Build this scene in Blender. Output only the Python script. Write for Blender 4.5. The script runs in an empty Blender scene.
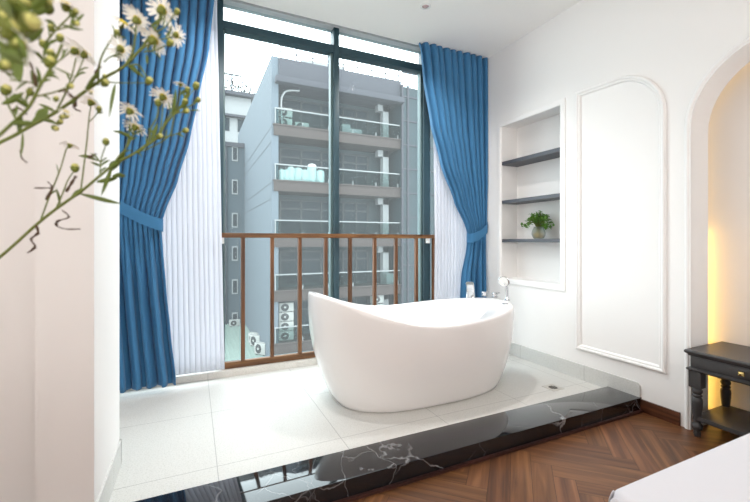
import bpy, bmesh, math, random
from mathutils import Vector, Matrix
random.seed(7)
PI = math.pi
sc = bpy.context.scene
COL = sc.collection
H = 1.17                                    # eye height above the wooden floor
YAW = math.radians(25.1)
FPX = 388.0

# ------------------------------------------------------------------ helpers
def S(r, g, b):
    def c(v):
        v /= 255.0
        return v / 12.92 if v <= 0.04045 else ((v + 0.055) / 1.055) ** 2.4
    return (c(r), c(g), c(b), 1.0)

def rayd(x, y):
    a = (x - 375.0) / FPX
    return Vector((math.sin(YAW) + a * math.cos(YAW), math.cos(YAW) - a * math.sin(YAW), -(y - 241.3) / FPX))
def P(x, y, w):                              # measured direction + depth -> world point
    return rayd(x, y) * w + Vector((0, 0, H))
def PY(x, y, Y):
    d = rayd(x, y)
    return d * (Y / d.y) + Vector((0, 0, H))
def PZ(x, y, z):
    d = rayd(x, y)
    return d * ((z - H) / d.z) + Vector((0, 0, H))

class MB:
    def __init__(s): s.v = []; s.f = []; s.m = []
    def face(s, pts):
        i = len(s.v); s.v += [tuple(p) for p in pts]; s.f.append(tuple(range(i, i + len(pts)))); return s
    def box(s, x0, x1, y0, y1, z0, z1):
        i = len(s.v)
        s.v += [(x, y, z) for z in (z0, z1) for y in (y0, y1) for x in (x0, x1)]
        s.f += [tuple(i + k for k in q) for q in ((0, 2, 3, 1), (4, 5, 7, 6), (0, 1, 5, 4), (2, 6, 7, 3), (0, 4, 6, 2), (1, 3, 7, 5))]
        return s
    def grid(s, fn, nu, nv, cu=False):
        i = len(s.v)
        for a in range(nu):
            for b in range(nv + 1): s.v.append(tuple(fn(a / (nu if cu else nu - 1), b / nv)))
        for a in range(nu if cu else nu - 1):
            a2 = (a + 1) % nu
            for b in range(nv):
                s.f.append((i + a * (nv + 1) + b, i + a2 * (nv + 1) + b, i + a2 * (nv + 1) + b + 1, i + a * (nv + 1) + b + 1))
        return s
    def rings(s, rings, cap0=False, cap1=False):
        i = len(s.v); n = len(rings[0])
        for r in rings: s.v += [tuple(p) for p in r]
        for k in range(len(rings) - 1):
            for j in range(n):
                j2 = (j + 1) % n
                s.f.append((i + k * n + j, i + k * n + j2, i + (k + 1) * n + j2, i + (k + 1) * n + j))
        if cap0: s.f.append(tuple(i + n - 1 - j for j in range(n)))
        if cap1: s.f.append(tuple(i + (len(rings) - 1) * n + j for j in range(n)))
        return s
    def tube(s, pts, r, n=8, flat=1.0):
        pts = [Vector(p) for p in pts]
        if not hasattr(r, '__len__'): r = [r] * len(pts)
        rg = []; up = Vector((0.13, 0.31, 0.94)).normalized()
        for k, p in enumerate(pts):
            t = (pts[min(k + 1, len(pts) - 1)] - pts[max(k - 1, 0)]).normalized()
            a = t.cross(up)
            if a.length < 1e-3: a = t.cross(Vector((1, 0, 0)))
            a.normalize(); b = t.cross(a).normalized()
            rg.append([p + a * (r[k] * math.cos(2 * PI * j / n)) + b * (r[k] * flat * math.sin(2 * PI * j / n)) for j in range(n)])
        return s.rings(rg, True, True)
    def lathe(s, prof, o, axis=(0, 0, 1), n=20, cap=True):
        o = Vector(o); ax = Vector(axis).normalized()
        a = ax.cross(Vector((0, 0, 1)))
        if a.length < 1e-3: a = Vector((1, 0, 0))
        a.normalize(); b = ax.cross(a)
        rg = [[o + ax * z + a * (r * math.cos(2 * PI * j / n)) + b * (r * math.sin(2 * PI * j / n)) for j in range(n)] for r, z in prof]
        return s.rings(rg, cap, cap)

def build(name, mb, mat, parent=None, smooth=False, bevel=0.0, origin=None, kind=None, solid=0.0, subsurf=0, fixn=True):
    if parent is not None: o0 = Vector(parent['_o'])
    elif origin is not None: o0 = Vector(origin)
    else: o0 = Vector((0, 0, 0))
    me = bpy.data.meshes.new(name)
    me.from_pydata([tuple(Vector(v) - o0) for v in mb.v], [], mb.f)
    bm = bmesh.new(); bm.from_mesh(me)
    if bevel > 0:
        bmesh.ops.recalc_face_normals(bm, faces=bm.faces)
        es = [e for e in bm.edges if len(e.link_faces) == 2 and e.calc_face_angle(0) > 0.7]
        bmesh.ops.bevel(bm, geom=es, offset=bevel, segments=2, affect='EDGES', profile=0.6)
    elif fixn:
        bmesh.ops.recalc_face_normals(bm, faces=bm.faces)
    bm.to_mesh(me); bm.free()
    if smooth:
        for p in me.polygons: p.use_smooth = True
    if smooth == 'angle' or bevel > 0:
        for p in me.polygons: p.use_smooth = True
        me.set_sharp_from_angle(angle=math.radians(38))
    if mat is not None: me.materials.append(mat)
    ob = bpy.data.objects.new(name, me); COL.objects.link(ob)
    if parent is not None: ob.parent = parent
    else: ob.location = o0
    ob['_o'] = tuple(o0)
    if kind: ob['kind'] = kind
    if solid:
        m = ob.modifiers.new('thickness', 'SOLIDIFY'); m.thickness = solid; m.offset = 0
    if subsurf:
        m = ob.modifiers.new('smooth', 'SUBSURF'); m.levels = subsurf; m.render_levels = subsurf
    return ob

def tag(o, label, cat, group=None):
    o['label'] = label; o['category'] = cat
    if group: o['group'] = group
    return o
def thing(name, label, cat, loc, group=None):
    o = bpy.data.objects.new(name, None); COL.objects.link(o)
    o.location = loc; o.empty_display_size = 0.1; o['_o'] = tuple(loc)
    return tag(o, label, cat, group)
def copy_tree(o, parent=None):
    c = o.copy(); COL.objects.link(c); c.parent = parent
    for ch in list(o.children): copy_tree(ch, c)
    return c
def struct(name, mb, mat, **k):
    return build(name, mb, mat, kind='structure', **k)
def cr(pts, n):                               # Catmull-Rom through points
    pts = [Vector(p) for p in pts]; out = []
    for i in range(len(pts) - 1):
        p0 = pts[max(i - 1, 0)]; p1 = pts[i]; p2 = pts[i + 1]; p3 = pts[min(i + 2, len(pts) - 1)]
        for k in range(n):
            t = k / n
            out.append(0.5 * ((2 * p1) + (p2 - p0) * t + (2 * p0 - 5 * p1 + 4 * p2 - p3) * t * t + (3 * p1 - p0 - 3 * p2 + p3) * t ** 3))
    out.append(pts[-1]); return out
def interp(tab, x):
    if x <= tab[0][0]: return tab[0][1]
    for (a, fa), (b, fb) in zip(tab, tab[1:]):
        if x <= b:
            t = (x - a) / (b - a); t = t * t * (3 - 2 * t) * 0.35 + t * 0.65
            return fa + (fb - fa) * t
    return tab[-1][1]

# ------------------------------------------------------------------ materials
def new_mat(name):
    m = bpy.data.materials.new(name); m.use_nodes = True
    nt = m.node_tree; nt.nodes.clear()
    out = nt.nodes.new('ShaderNodeOutputMaterial')
    return m, nt, out
def pbr(name, col, rough=0.5, metal=0.0, noise=0.0, nscale=40.0, bump=0.0, bscale=200.0, spec=0.5, coat=0.0, sheen=0.0, trans=0.0, ior=1.45):
    m, nt, out = new_mat(name)
    b = nt.nodes.new('ShaderNodeBsdfPrincipled'); nt.links.new(b.outputs[0], out.inputs[0])
    b.inputs['Base Color'].default_value = col
    b.inputs['Roughness'].default_value = rough; b.inputs['Metallic'].default_value = metal
    b.inputs['Specular IOR Level'].default_value = spec; b.inputs['IOR'].default_value = ior
    if coat: b.inputs['Coat Weight'].default_value = coat; b.inputs['Coat Roughness'].default_value = 0.05
    if sheen: b.inputs['Sheen Weight'].default_value = sheen
    if trans: b.inputs['Transmission Weight'].default_value = trans
    tc = nt.nodes.new('ShaderNodeTexCoord')
    if noise:
        n = nt.nodes.new('ShaderNodeTexNoise'); n.inputs['Scale'].default_value = nscale; n.inputs['Detail'].default_value = 4
        r = nt.nodes.new('ShaderNodeMapRange'); r.inputs[3].default_value = 1 - noise; r.inputs[4].default_value = 1 + noise
        mx = nt.nodes.new('ShaderNodeMix'); mx.data_type = 'RGBA'; mx.blend_type = 'MULTIPLY'; mx.inputs[0].default_value = 1
        mx.inputs[6].default_value = col
        nt.links.new(tc.outputs['Object'], n.inputs['Vector']); nt.links.new(n.outputs[0], r.inputs[0])
        nt.links.new(r.outputs[0], mx.inputs[7]); nt.links.new(mx.outputs[2], b.inputs['Base Color'])
    if bump:
        n2 = nt.nodes.new('ShaderNodeTexNoise'); n2.inputs['Scale'].default_value = bscale
        bp = nt.nodes.new('ShaderNodeBump'); bp.inputs['Strength'].default_value = bump; bp.inputs['Distance'].default_value = 0.01
        nt.links.new(tc.outputs['Object'], n2.inputs['Vector']); nt.links.new(n2.outputs[0], bp.inputs['Height']); nt.links.new(bp.outputs[0], b.inputs['Normal'])
    return m
def emit(name, col, st):
    m, nt, out = new_mat(name)
    e = nt.nodes.new('ShaderNodeEmission'); e.inputs[0].default_value = col; e.inputs[1].default_value = st
    nt.links.new(e.outputs[0], out.inputs[0]); return m
def mixn(nt, fac, a, b):
    m = nt.nodes.new('ShaderNodeMixShader')
    if isinstance(fac, float): m.inputs[0].default_value = fac
    else: nt.links.new(fac, m.inputs[0])
    nt.links.new(a, m.inputs[1]); nt.links.new(b, m.inputs[2]); return m.outputs[0]
def pane(name, tint, veil=0.08, veilcol=(0.9, 0.95, 0.97, 1)):
    m, nt, out = new_mat(name)
    t = nt.nodes.new('ShaderNodeBsdfTransparent'); t.inputs[0].default_value = tint
    tr = nt.nodes.new('ShaderNodeBsdfTranslucent'); tr.inputs[0].default_value = veilcol
    g = nt.nodes.new('ShaderNodeBsdfGlossy'); g.inputs['Roughness'].default_value = 0.02
    fr = nt.nodes.new('ShaderNodeFresnel'); fr.inputs[0].default_value = 1.05
    s = t.outputs[0]
    if veil: s = mixn(nt, float(veil), s, tr.outputs[0])
    nt.links.new(mixn(nt, fr.outputs[0], s, g.outputs[0]), out.inputs[0]); return m
def cloth_mat(name, col, transl, transp=0.0, rough=0.9, weave=0.0):
    m, nt, out = new_mat(name)
    b = nt.nodes.new('ShaderNodeBsdfPrincipled'); b.inputs['Base Color'].default_value = col; b.inputs['Roughness'].default_value = rough
    b.inputs['Specular IOR Level'].default_value = 0.25; b.inputs['Sheen Weight'].default_value = 0.15
    tr = nt.nodes.new('ShaderNodeBsdfTranslucent'); tr.inputs[0].default_value = col
    s = mixn(nt, float(transl), b.outputs[0], tr.outputs[0])
    if transp:
        t = nt.nodes.new('ShaderNodeBsdfTransparent'); s = mixn(nt, float(transp), s, t.outputs[0])
    if weave:
        tc = nt.nodes.new('ShaderNodeTexCoord'); n2 = nt.nodes.new('ShaderNodeTexNoise'); n2.inputs['Scale'].default_value = 350
        bp = nt.nodes.new('ShaderNodeBump'); bp.inputs['Strength'].default_value = weave; bp.inputs['Distance'].default_value = 0.003
        nt.links.new(tc.outputs['Object'], n2.inputs['Vector']); nt.links.new(n2.outputs[0], bp.inputs['Height']); nt.links.new(bp.outputs[0], b.inputs['Normal'])
    nt.links.new(s, out.inputs[0]); return m

M = {}
M['wall'] = pbr('wall_paint', S(238, 236, 234), 0.75, noise=0.012, nscale=3)
M['pier'] = pbr('pier_paint', S(235, 232, 230), 0.75, noise=0.012, nscale=3)
M['ceil'] = pbr('ceiling_paint', S(248, 246, 243), 0.8)
M['mould'] = pbr('moulding_paint', S(238, 236, 234), 0.55)
M['tub'] = pbr('tub_acrylic', S(236, 232, 230), 0.16, spec=0.5, coat=0.25)
M['chrome'] = pbr('chrome', (0.62, 0.63, 0.65, 1), 0.08, 1.0)
M['brass'] = pbr('brass', S(214, 186, 120), 0.22, 1.0)
M['black'] = pbr('black_paint', S(62, 60, 60), 0.38, noise=0.06, nscale=12)
M['shelf'] = pbr('shelf_grey', S(76, 78, 84), 0.45)
M['steel'] = pbr('teal_steel', S(44, 70, 80), 0.45, noise=0.12, nscale=14)
M['alu'] = pbr('aluminium_strip', S(92, 114, 116), 0.4)
M['white'] = pbr('white_plastic', S(232, 232, 230), 0.4)
M['track'] = pbr('track_grey', S(205, 205, 206), 0.45)
M['sheet'] = cloth_mat('bed_linen', S(216, 214, 219), 0.0, weave=0.1)
M['curtain'] = cloth_mat('blue_curtain', S(64, 122, 166), 0.10, rough=0.75, weave=0.15)
M['sheer'] = cloth_mat('white_voile', S(228, 228, 234), 0.5, 0.12)
M['glass'] = pane('window_glass', S(231, 240, 243), 0.028)
M['bglass'] = pane('balcony_glass', S(222, 232, 231), 0.03)
M['stem'] = pbr('stem_green', S(102, 112, 46), 0.6, noise=0.25, nscale=60)
M['leaf'] = pbr('leaf_green', S(92, 108, 42), 0.55, noise=0.3, nscale=50)
M['calyx'] = pbr('calyx_green', S(106, 114, 42), 0.6, noise=0.2, nscale=300)
M['petal'] = cloth_mat('petal_white', S(250, 248, 242), 0.25)
M['bud'] = cloth_mat('bud_cream', S(206, 202, 124), 0.1)
M['yellow'] = pbr('disc_yellow', S(226, 206, 70), 0.8, bump=0.4, bscale=900)
M['dry'] = pbr('withered_brown', S(84, 64, 44), 0.8)
M['plant'] = pbr('ivy_green', S(84, 128, 44), 0.45, noise=0.45, nscale=30)
M['vglass'] = pane('vase_glass', S(248, 248, 246), 0.32)
M['pebble'] = pbr('pebbles', S(216, 190, 130), 0.5, noise=0.35, nscale=60)
M['led'] = emit('led_warm', (1.0, 0.56, 0.10, 1), 8.0)
M['drain'] = pbr('drain_steel', S(130, 128, 122), 0.35, 0.6)
M['dark'] = pbr('dark_void', S(40, 42, 42), 0.8)
# exterior
M['b_wall'] = pbr('pale_render', S(74, 82, 89), 0.85, noise=0.05, nscale=0.6)
M['b_slab'] = pbr('taupe_render', S(49, 40, 37), 0.85, noise=0.05, nscale=1.0)
M['b_roof'] = pbr('grey_roof', S(46, 46, 52), 0.85)
M['b_in'] = pbr('balcony_wall', S(34, 44, 47), 0.8, noise=0.12, nscale=1.2)
M['b_win'] = pbr('dark_glazing', S(17, 28, 34), 0.45, spec=.15, noise=0.3, nscale=0.9)
M['b_frame'] = pbr('dark_frame', S(14, 18, 21), 0.5)
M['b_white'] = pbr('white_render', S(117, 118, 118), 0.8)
M['b_blue'] = pbr('blue_grey_render', S(47, 58, 65), 0.85, noise=0.06, nscale=0.5)
M['b_tower'] = pbr('tower_glazing', S(36, 47, 51), 0.4, spec=.2, noise=0.18, nscale=0.7)
M['ac'] = pbr('outdoor_unit', S(134, 134, 130), 0.5)
M['tank'] = pbr('tank_white', S(196, 198, 198), 0.5)
M['acfan'] = pbr('outdoor_unit_fan', S(18, 20, 22), 0.5)
M['g_green'] = pbr('garden_green', S(20, 29, 14), 0.8, noise=0.4, nscale=3)

def tile_mat(name, base, ox, oy, bw, bh, mortar=0.0018, axes='XY'):
    m, nt, out = new_mat(name)
    b = nt.nodes.new('ShaderNodeBsdfPrincipled'); nt.links.new(b.outputs[0], out.inputs[0])
    b.inputs['Roughness'].default_value = 0.42; b.inputs['Specular IOR Level'].default_value = 0.3
    tc = nt.nodes.new('ShaderNodeTexCoord'); mp = nt.nodes.new('ShaderNodeMapping'); mp.vector_type = 'TEXTURE'
    mp.inputs['Location'].default_value = (ox, oy, 0)
    nt.links.new(tc.outputs['Object'], mp.inputs[0])
    vec = mp.outputs[0]
    if axes == 'YZ':
        sx = nt.nodes.new('ShaderNodeSeparateXYZ'); cx_ = nt.nodes.new('ShaderNodeCombineXYZ')
        mp.inputs['Location'].default_value = (0, ox, oy)
        nt.links.new(vec, sx.inputs[0]); nt.links.new(sx.outputs[1], cx_.inputs[0]); nt.links.new(sx.outputs[2], cx_.inputs[1]); vec = cx_.outputs[0]
    br = nt.nodes.new('ShaderNodeTexBrick'); br.offset = 0; br.squash = 1
    br.inputs['Scale'].default_value = 1; br.inputs['Brick Width'].default_value = bw; br.inputs['Row Height'].default_value = bh
    br.inputs['Mortar Size'].default_value = mortar; br.inputs['Mortar Smooth'].default_value = 0.2
    br.inputs['Color1'].default_value = base; br.inputs['Color2'].default_value = base
    br.inputs['Mortar'].default_value = tuple(c * 0.55 for c in base[:3]) + (1,)
    nt.links.new(vec, br.inputs[0])
    v = nt.nodes.new('ShaderNodeTexVoronoi'); v.inputs['Scale'].default_value = 110
    nt.links.new(tc.outputs['Object'], v.inputs['Vector'])
    n = nt.nodes.new('ShaderNodeTexNoise'); n.inputs['Scale'].default_value = 160; n.inputs['Detail'].default_value = 3
    nt.links.new(tc.outputs['Object'], n.inputs['Vector'])
    r = nt.nodes.new('ShaderNodeValToRGB'); r.color_ramp.elements[0].position = 0.3; r.color_ramp.elements[0].color = (0.78, 0.78, 0.76, 1)
    r.color_ramp.elements[1].position = 0.52; r.color_ramp.elements[1].color = (1, 1, 1, 1)
    nt.links.new(n.outputs[0], r.inputs[0])
    mx = nt.nodes.new('ShaderNodeMix'); mx.data_type = 'RGBA'; mx.blend_type = 'MULTIPLY'; mx.inputs[0].default_value = 0.8
    nt.links.new(br.outputs[0], mx.inputs[6]); nt.links.new(r.outputs[0], mx.inputs[7]); nt.links.new(mx.outputs[2], b.inputs['Base Color'])
    return m
M['tile'] = tile_mat('terrazzo_floor', S(213, 212, 208), 0.106, 2.045, 0.642, 0.658)
M['skirt'] = tile_mat('terrazzo_skirting', S(208, 208, 205), 2.07, -0.4, 0.66, 2.0, 0.0016, 'YZ')
M['sill'] = tile_mat('terrazzo_sill', S(214, 209, 203), 0.106, -1, 1.28, 5.0)

def marble_mat():
    m, nt, out = new_mat('black_marble')
    b = nt.nodes.new('ShaderNodeBsdfPrincipled'); nt.links.new(b.outputs[0], out.inputs[0])
    b.inputs['Roughness'].default_value = 0.05; b.inputs['Coat Weight'].default_value = 0.3; b.inputs['Coat Roughness'].default_value = 0.02
    tc = nt.nodes.new('ShaderNodeTexCoord')
    def vein(scale, width, rot, dist, seed):
        mp = nt.nodes.new('ShaderNodeMapping'); mp.inputs['Rotation'].default_value = (0.35, 0.5, rot); mp.inputs['Location'].default_value = (seed, seed * 1.7, 0)
        mp.inputs['Scale'].default_value = (1, 0.42, 1)
        nz = nt.nodes.new('ShaderNodeTexNoise'); nz.inputs['Scale'].default_value = 2.4; nz.inputs['Detail'].default_value = 5
        nt.links.new(tc.outputs['Object'], nz.inputs['Vector'])
        ad = nt.nodes.new('ShaderNodeMix'); ad.data_type = 'VECTOR'; ad.inputs[0].default_value = dist
        nt.links.new(tc.outputs['Object'], ad.inputs[4]); nt.links.new(nz.outputs['Color'], ad.inputs[5]); nt.links.new(ad.outputs[1], mp.inputs[0])
        v = nt.nodes.new('ShaderNodeTexVoronoi'); v.feature = 'DISTANCE_TO_EDGE'; v.inputs['Scale'].default_value = scale
        nt.links.new(mp.outputs[0], v.inputs['Vector'])
        mr = nt.nodes.new('ShaderNodeMapRange'); mr.inputs[1].default_value = 0.0; mr.inputs[2].default_value = width; mr.inputs[3].default_value = 1; mr.inputs[4].default_value = 0
        nt.links.new(v.outputs['Distance'], mr.inputs[0])
        g = nt.nodes.new('ShaderNodeTexNoise'); g.inputs['Scale'].default_value = 3.1; nt.links.new(mp.outputs[0], g.inputs['Vector'])
        gr = nt.nodes.new('ShaderNodeMapRange'); gr.inputs[1].default_value = 0.45; gr.inputs[2].default_value = 0.68
        nt.links.new(g.outputs[0], gr.inputs[0])
        mu = nt.nodes.new('ShaderNodeMath'); mu.operation = 'MULTIPLY'; nt.links.new(mr.outputs[0], mu.inputs[0]); nt.links.new(gr.outputs[0], mu.inputs[1])
        return mu.outputs[0]
    a = vein(3.4, 0.011, 0.7, 0.3, 3.0); c = vein(8.0, 0.014, -0.5, 0.25, 7.3)
    c2 = nt.nodes.new('ShaderNodeMath'); c2.operation = 'MULTIPLY'; c2.inputs[1].default_value = 0.4; nt.links.new(c, c2.inputs[0])
    mxm = nt.nodes.new('ShaderNodeMath'); mxm.operation = 'MAXIMUM'; nt.links.new(a, mxm.inputs[0]); nt.links.new(c2.outputs[0], mxm.inputs[1])
    mx = nt.nodes.new('ShaderNodeMix'); mx.data_type = 'RGBA'; mx.inputs[6].default_value = S(26, 26, 29); mx.inputs[7].default_value = S(196, 196, 198)
    nt.links.new(mxm.outputs[0], mx.inputs[0]); nt.links.new(mx.outputs[2], b.inputs['Base Color'])
    return m
M['marble'] = marble_mat()

def wood_mat(name, c0, c1, c2, attr=None, rough=0.34, grain_axis='X', scale=1.0):
    m, nt, out = new_mat(name)
    b = nt.nodes.new('ShaderNodeBsdfPrincipled'); nt.links.new(b.outputs[0], out.inputs[0])
    b.inputs['Roughness'].default_value = rough; b.inputs['Specular IOR Level'].default_value = 0.4
    mp = nt.nodes.new('ShaderNodeMapping')
    if attr:
        uv = nt.nodes.new('ShaderNodeUVMap'); uv.uv_map = 'grain'; nt.links.new(uv.outputs[0], mp.inputs[0])
    else:
        tc = nt.nodes.new('ShaderNodeTexCoord'); nt.links.new(tc.outputs['Object'], mp.inputs[0])
    k = {'X': (1.6, 26, 26), 'Y': (26, 1.6, 26), 'Z': (26, 26, 1.6)}[grain_axis]
    mp.inputs['Scale'].default_value = tuple(q * scale for q in k)
    n = nt.nodes.new('ShaderNodeTexNoise'); n.inputs['Scale'].default_value = 1.0; n.inputs['Detail'].default_value = 6; n.inputs['Distortion'].default_value = 0.7
    nt.links.new(mp.outputs[0], n.inputs['Vector'])
    r = nt.nodes.new('ShaderNodeValToRGB'); r.color_ramp.elements[0].position = 0.34; r.color_ramp.elements[0].color = c0
    r.color_ramp.elements[1].position = 0.72; r.color_ramp.elements[1].color = c2
    e = r.color_ramp.elements.new(0.52); e.color = c1
    nt.links.new(n.outputs[0], r.inputs[0])
    col = r.outputs[0]
    if attr:
        at = nt.nodes.new('ShaderNodeAttribute'); at.attribute_name = attr
        mx = nt.nodes.new('ShaderNodeMix'); mx.data_type = 'RGBA'; mx.blend_type = 'MULTIPLY'; mx.inputs[0].default_value = 1
        nt.links.new(col, mx.inputs[6]); nt.links.new(at.outputs['Color'], mx.inputs[7]); col = mx.outputs[2]
    nt.links.new(col, b.inputs['Base Color'])
    return m
M['parquet'] = wood_mat('walnut_parquet', S(86, 54, 34), S(114, 74, 46), S(140, 96, 62), attr='tone', rough=0.36)
M['rail'] = wood_mat('stained_rail', S(84, 54, 30), S(116, 78, 44), S(138, 98, 58), rough=0.45)
M['railz'] = wood_mat('stained_baluster', S(78, 50, 30), S(104, 68, 42), S(124, 84, 52), rough=0.45, grain_axis='Z')
M['wbase'] = wood_mat('walnut_baseboard', S(56, 32, 22), S(88, 52, 34), S(112, 70, 46), rough=0.35, grain_axis='Y')
M['threshold'] = wood_mat('dark_threshold', S(52, 30, 26), S(70, 42, 36), S(84, 52, 44), rough=0.4)

# ------------------------------------------------------------------ room shell
W = 2.80                                     # right wall plane
CZ = 3.09                                    # ceiling
PF = 0.07                                    # raised platform level
YB = -3.0; XL = -3.0

# wooden floor in herringbone, one mesh with a face per plank
def make_floor():
    me = bpy.data.meshes.new('floor')
    vs, fs, uvs, tones = [], [], [], []
    w, L = 0.10, 0.62; X0, Y0 = 1.256, 0.30; g = 0.0011
    s2 = math.sqrt(0.5)
    def clip(poly):
        for ax, lim, keep in ((0, XL, 1), (0, 3.15, -1), (1, YB, 1), (1, 1.87, -1)):
            res = []
            for i in range(len(poly)):
                a, b = poly[i], poly[(i + 1) % len(poly)]
                da, db = (a[ax] - lim) * keep, (b[ax] - lim) * keep
                if da >= 0: res.append(a)
                if da * db < 0:
                    t = da / (da - db); res.append(tuple(a[k] + (b[k] - a[k]) * t for k in range(4)))
            poly = res
            if len(poly) < 3: return []
        return poly
    rnd = random.Random(3)
    for jb in range(-8, 9):
        for i in range(-70, 70):
            for kind in (0, 1):
                ub, vb = i * w + jb * L, i * w - jb * L
                if kind == 0: u0, u1, v0, v1 = ub, ub + L, vb, vb + w
                else: u0, u1, v0, v1 = ub, ub + w, vb + w, vb + w + L
                cu, cv = (u0 + u1) / 2, (v0 + v1) / 2
                X, Y = (cu - cv) * s2 + X0, (cu + cv) * s2 + Y0
                if X < XL - .5 or X > 3.7 or Y < YB - .5 or Y > 2.2: continue
                du, dv = rnd.uniform(0, 50), rnd.uniform(0, 50)
                t = rnd.uniform(0.78, 1.15); tint = (t, t * rnd.uniform(0.95, 1.03), t * rnd.uniform(0.92, 1.05), 1)
                poly = []
                for (u, v) in ((u0 + g, v0 + g), (u1 - g, v0 + g), (u1 - g, v1 - g), (u0 + g, v1 - g)):
                    gu, gv = (u - u0, v - v0) if kind == 0 else (v - v0, u - u0)
                    poly.append(((u - v) * s2 + X0, (u + v) * s2 + Y0, gu + du, gv + dv))
                poly = clip(poly)
                if not poly: continue
                k = len(vs); vs += [(p[0], p[1], 0.0) for p in poly]; uvs += [(p[2], p[3]) for p in poly]
                fs.append(tuple(range(k, k + len(poly)))); tones += [tint] * len(poly)
    k = len(vs)
    vs += [(XL, YB, -.002), (3.15, YB, -.002), (3.15, 1.87, -.002), (XL, 1.87, -.002)]; uvs += [(0, 0)] * 4; tones += [(.22, .2, .2, 1)] * 4
    fs.append((k, k + 1, k + 2, k + 3))
    me.from_pydata(vs, [], fs)
    me.uv_layers.new(name='grain'); me.color_attributes.new('tone', 'FLOAT_COLOR', 'CORNER')
    uvl = me.uv_layers['grain']; ca = me.color_attributes['tone']
    for p in me.polygons:
        for li in p.loop_indices:
            vi = me.loops[li].vertex_index; uvl.data[li].uv = uvs[vi]; ca.data[li].color = tones[vi]
    me.materials.append(M['parquet'])
    o = bpy.data.objects.new('floor', me); COL.objects.link(o); o['kind'] = 'structure'
make_floor()

struct('floor.001', MB().box(-0.62, W + .01, 1.70, 3.37, -0.05, PF), M['tile'])
struct('trim_1', MB().box(-0.62, W + .005, 1.643, 1.878, -0.02, 0.093), M['marble'], bevel=0.0025)
struct('trim_2', MB().box(-0.62, W, 1.624, 1.643, -0.01, 0.012), M['threshold'])
struct('trim_3', MB().box(-0.62, W + .02, 3.36, 3.56, 0.03, 0.124), M['sill'], bevel=0.003)

# ceiling, with the curtain pocket along the window
struct('ceiling', MB().box(XL, 3.3, YB, 3.262, CZ, CZ + .15).box(-.8, 3.0, 3.262, 3.55, 3.222, 3.3), M['ceil'])
struct('trim_4', MB().box(-.62, W, 3.43, 3.55, 3.168, 3.222).box(-.62, W, 3.40, 3.43, 3.19, 3.222), M['track'])

# right wall with shelf niche and arched recess
NY0, NY1, NZ0, NZ1 = 2.301, 2.985, 0.803, 2.325
ND = 3.006
AY, AZ, AR = 1.347, 2.300, 0.43              # arch: side, top, corner radius
AY2 = -1.75
JX = 2.99                                    # back of the arch reveal
BX = 3.135                                   # back wall of the recess
def arch_pts(y0, y1, top, r, n=14):
    pts = [(y0, 0.0), (y0, top - r)]
    for k in range(1, n + 1):
        a = PI / 2 * k / n; pts.append((y0 - r + r * math.cos(a), top - r + r * math.sin(a)))
    for k in range(0, n + 1):
        a = PI / 2 + PI / 2 * k / n; pts.append((y1 + r + r * math.cos(a), top - r + r * math.sin(a)))
    pts.append((y1, 0.0)); return pts
def wall_right():
    m = MB()
    q = lambda y0, y1, z0, z1, x=W: m.face([(x, y0, z0), (x, y1, z0), (x, y1, z1), (x, y0, z1)])
    q(NY1, 3.80, 0, 3.30); q(NY0, NY1, 0, NZ0); q(NY0, NY1, NZ1, 3.30); q(AY, NY0, 0, 3.30); q(YB, AY2, 0, 3.30)
    # niche interior
    q(NY0, NY1, NZ0, NZ1, ND)
    for y in (NY0, NY1): m.face([(W, y, NZ0), (ND, y, NZ0), (ND, y, NZ1), (W, y, NZ1)])
    for z in (NZ0, NZ1): m.face([(W, NY0, z), (ND, NY0, z), (ND, NY1, z), (W, NY1, z)])
    ap = arch_pts(AY, AY2, AZ, AR)
    for (a, b) in zip(ap[1:-1], ap[2:-1]):   # face above the arch
        m.face([(W, a[0], a[1]), (W, b[0], b[1]), (W, b[0], 3.30), (W, a[0], 3.30)])
        m.face([(JX, a[0], a[1]), (JX, b[0], b[1]), (JX, b[0], 2.75), (JX, a[0], 2.75)])
    for (a, b) in zip(ap[:-1], ap[1:]):      # reveal
        m.face([(W, a[0], a[1]), (JX, a[0], a[1]), (JX, b[0], b[1]), (W, b[0], b[1])])
    q(AY, AY + .30, 0, 2.75, JX); q(AY2 - .3, AY2, 0, 2.75, JX)
    return m
struct('wall_right', wall_right(), M['wall'], fixn=False)
struct('wall_right.001', MB().box(BX, BX + .12, AY2 - .3, AY + .3, 0, 2.75).box(JX, BX + .12, AY + .3, AY + .4, 0, 2.75)
       .box(JX, BX + .12, AY2 - .4, AY2 - .3, 0, 2.75).box(JX, BX + .12, AY2 - .4, AY + .4, 2.75, 2.85), M['wall'])

# mouldings: profile swept along a path on the right wall
def sweep_wall(path, prof, closed):
    m = MB(); n = len(path); rg = []
    P2 = [Vector((p[0], p[1])) for p in path]
    for i in range(n):
        a = P2[i - 1] if (closed or i > 0) else None; b = P2[(i + 1) % n] if (closed or i < n - 1) else None
        d0 = (P2[i] - a).normalized() if a is not None else None; d1 = (b - P2[i]).normalized() if b is not None else None
        n0 = Vector((-d0.y, d0.x)) if d0 is not None else None; n1 = Vector((-d1.y, d1.x)) if d1 is not None else None
        if n0 is None: nn = n1
        elif n1 is None: nn = n0
        else:
            nn = (n0 + n1).normalized(); nn = nn / max(0.3, nn.dot(n0))
        rg.append([(W - h, P2[i].x + nn.x * o, P2[i].y + nn.y * o) for o, h in prof])
    if closed: rg.append(rg[0])
    k = len(prof)
    for r0, r1 in zip(rg, rg[1:]):
        for j in range(k - 1): m.face([r0[j], r0[j + 1], r1[j + 1], r1[j]])
    return m
pn = [(2.145, 0.305), (1.488, 0.305), (1.488, 2.03)]
for k in range(1, 13):
    a = PI / 2 * k / 12; pn.append((1.488 + .33 - .33 * math.cos(a), 2.03 + .33 * math.sin(a)))
pn += [(2.145, 2.368)]
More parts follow.
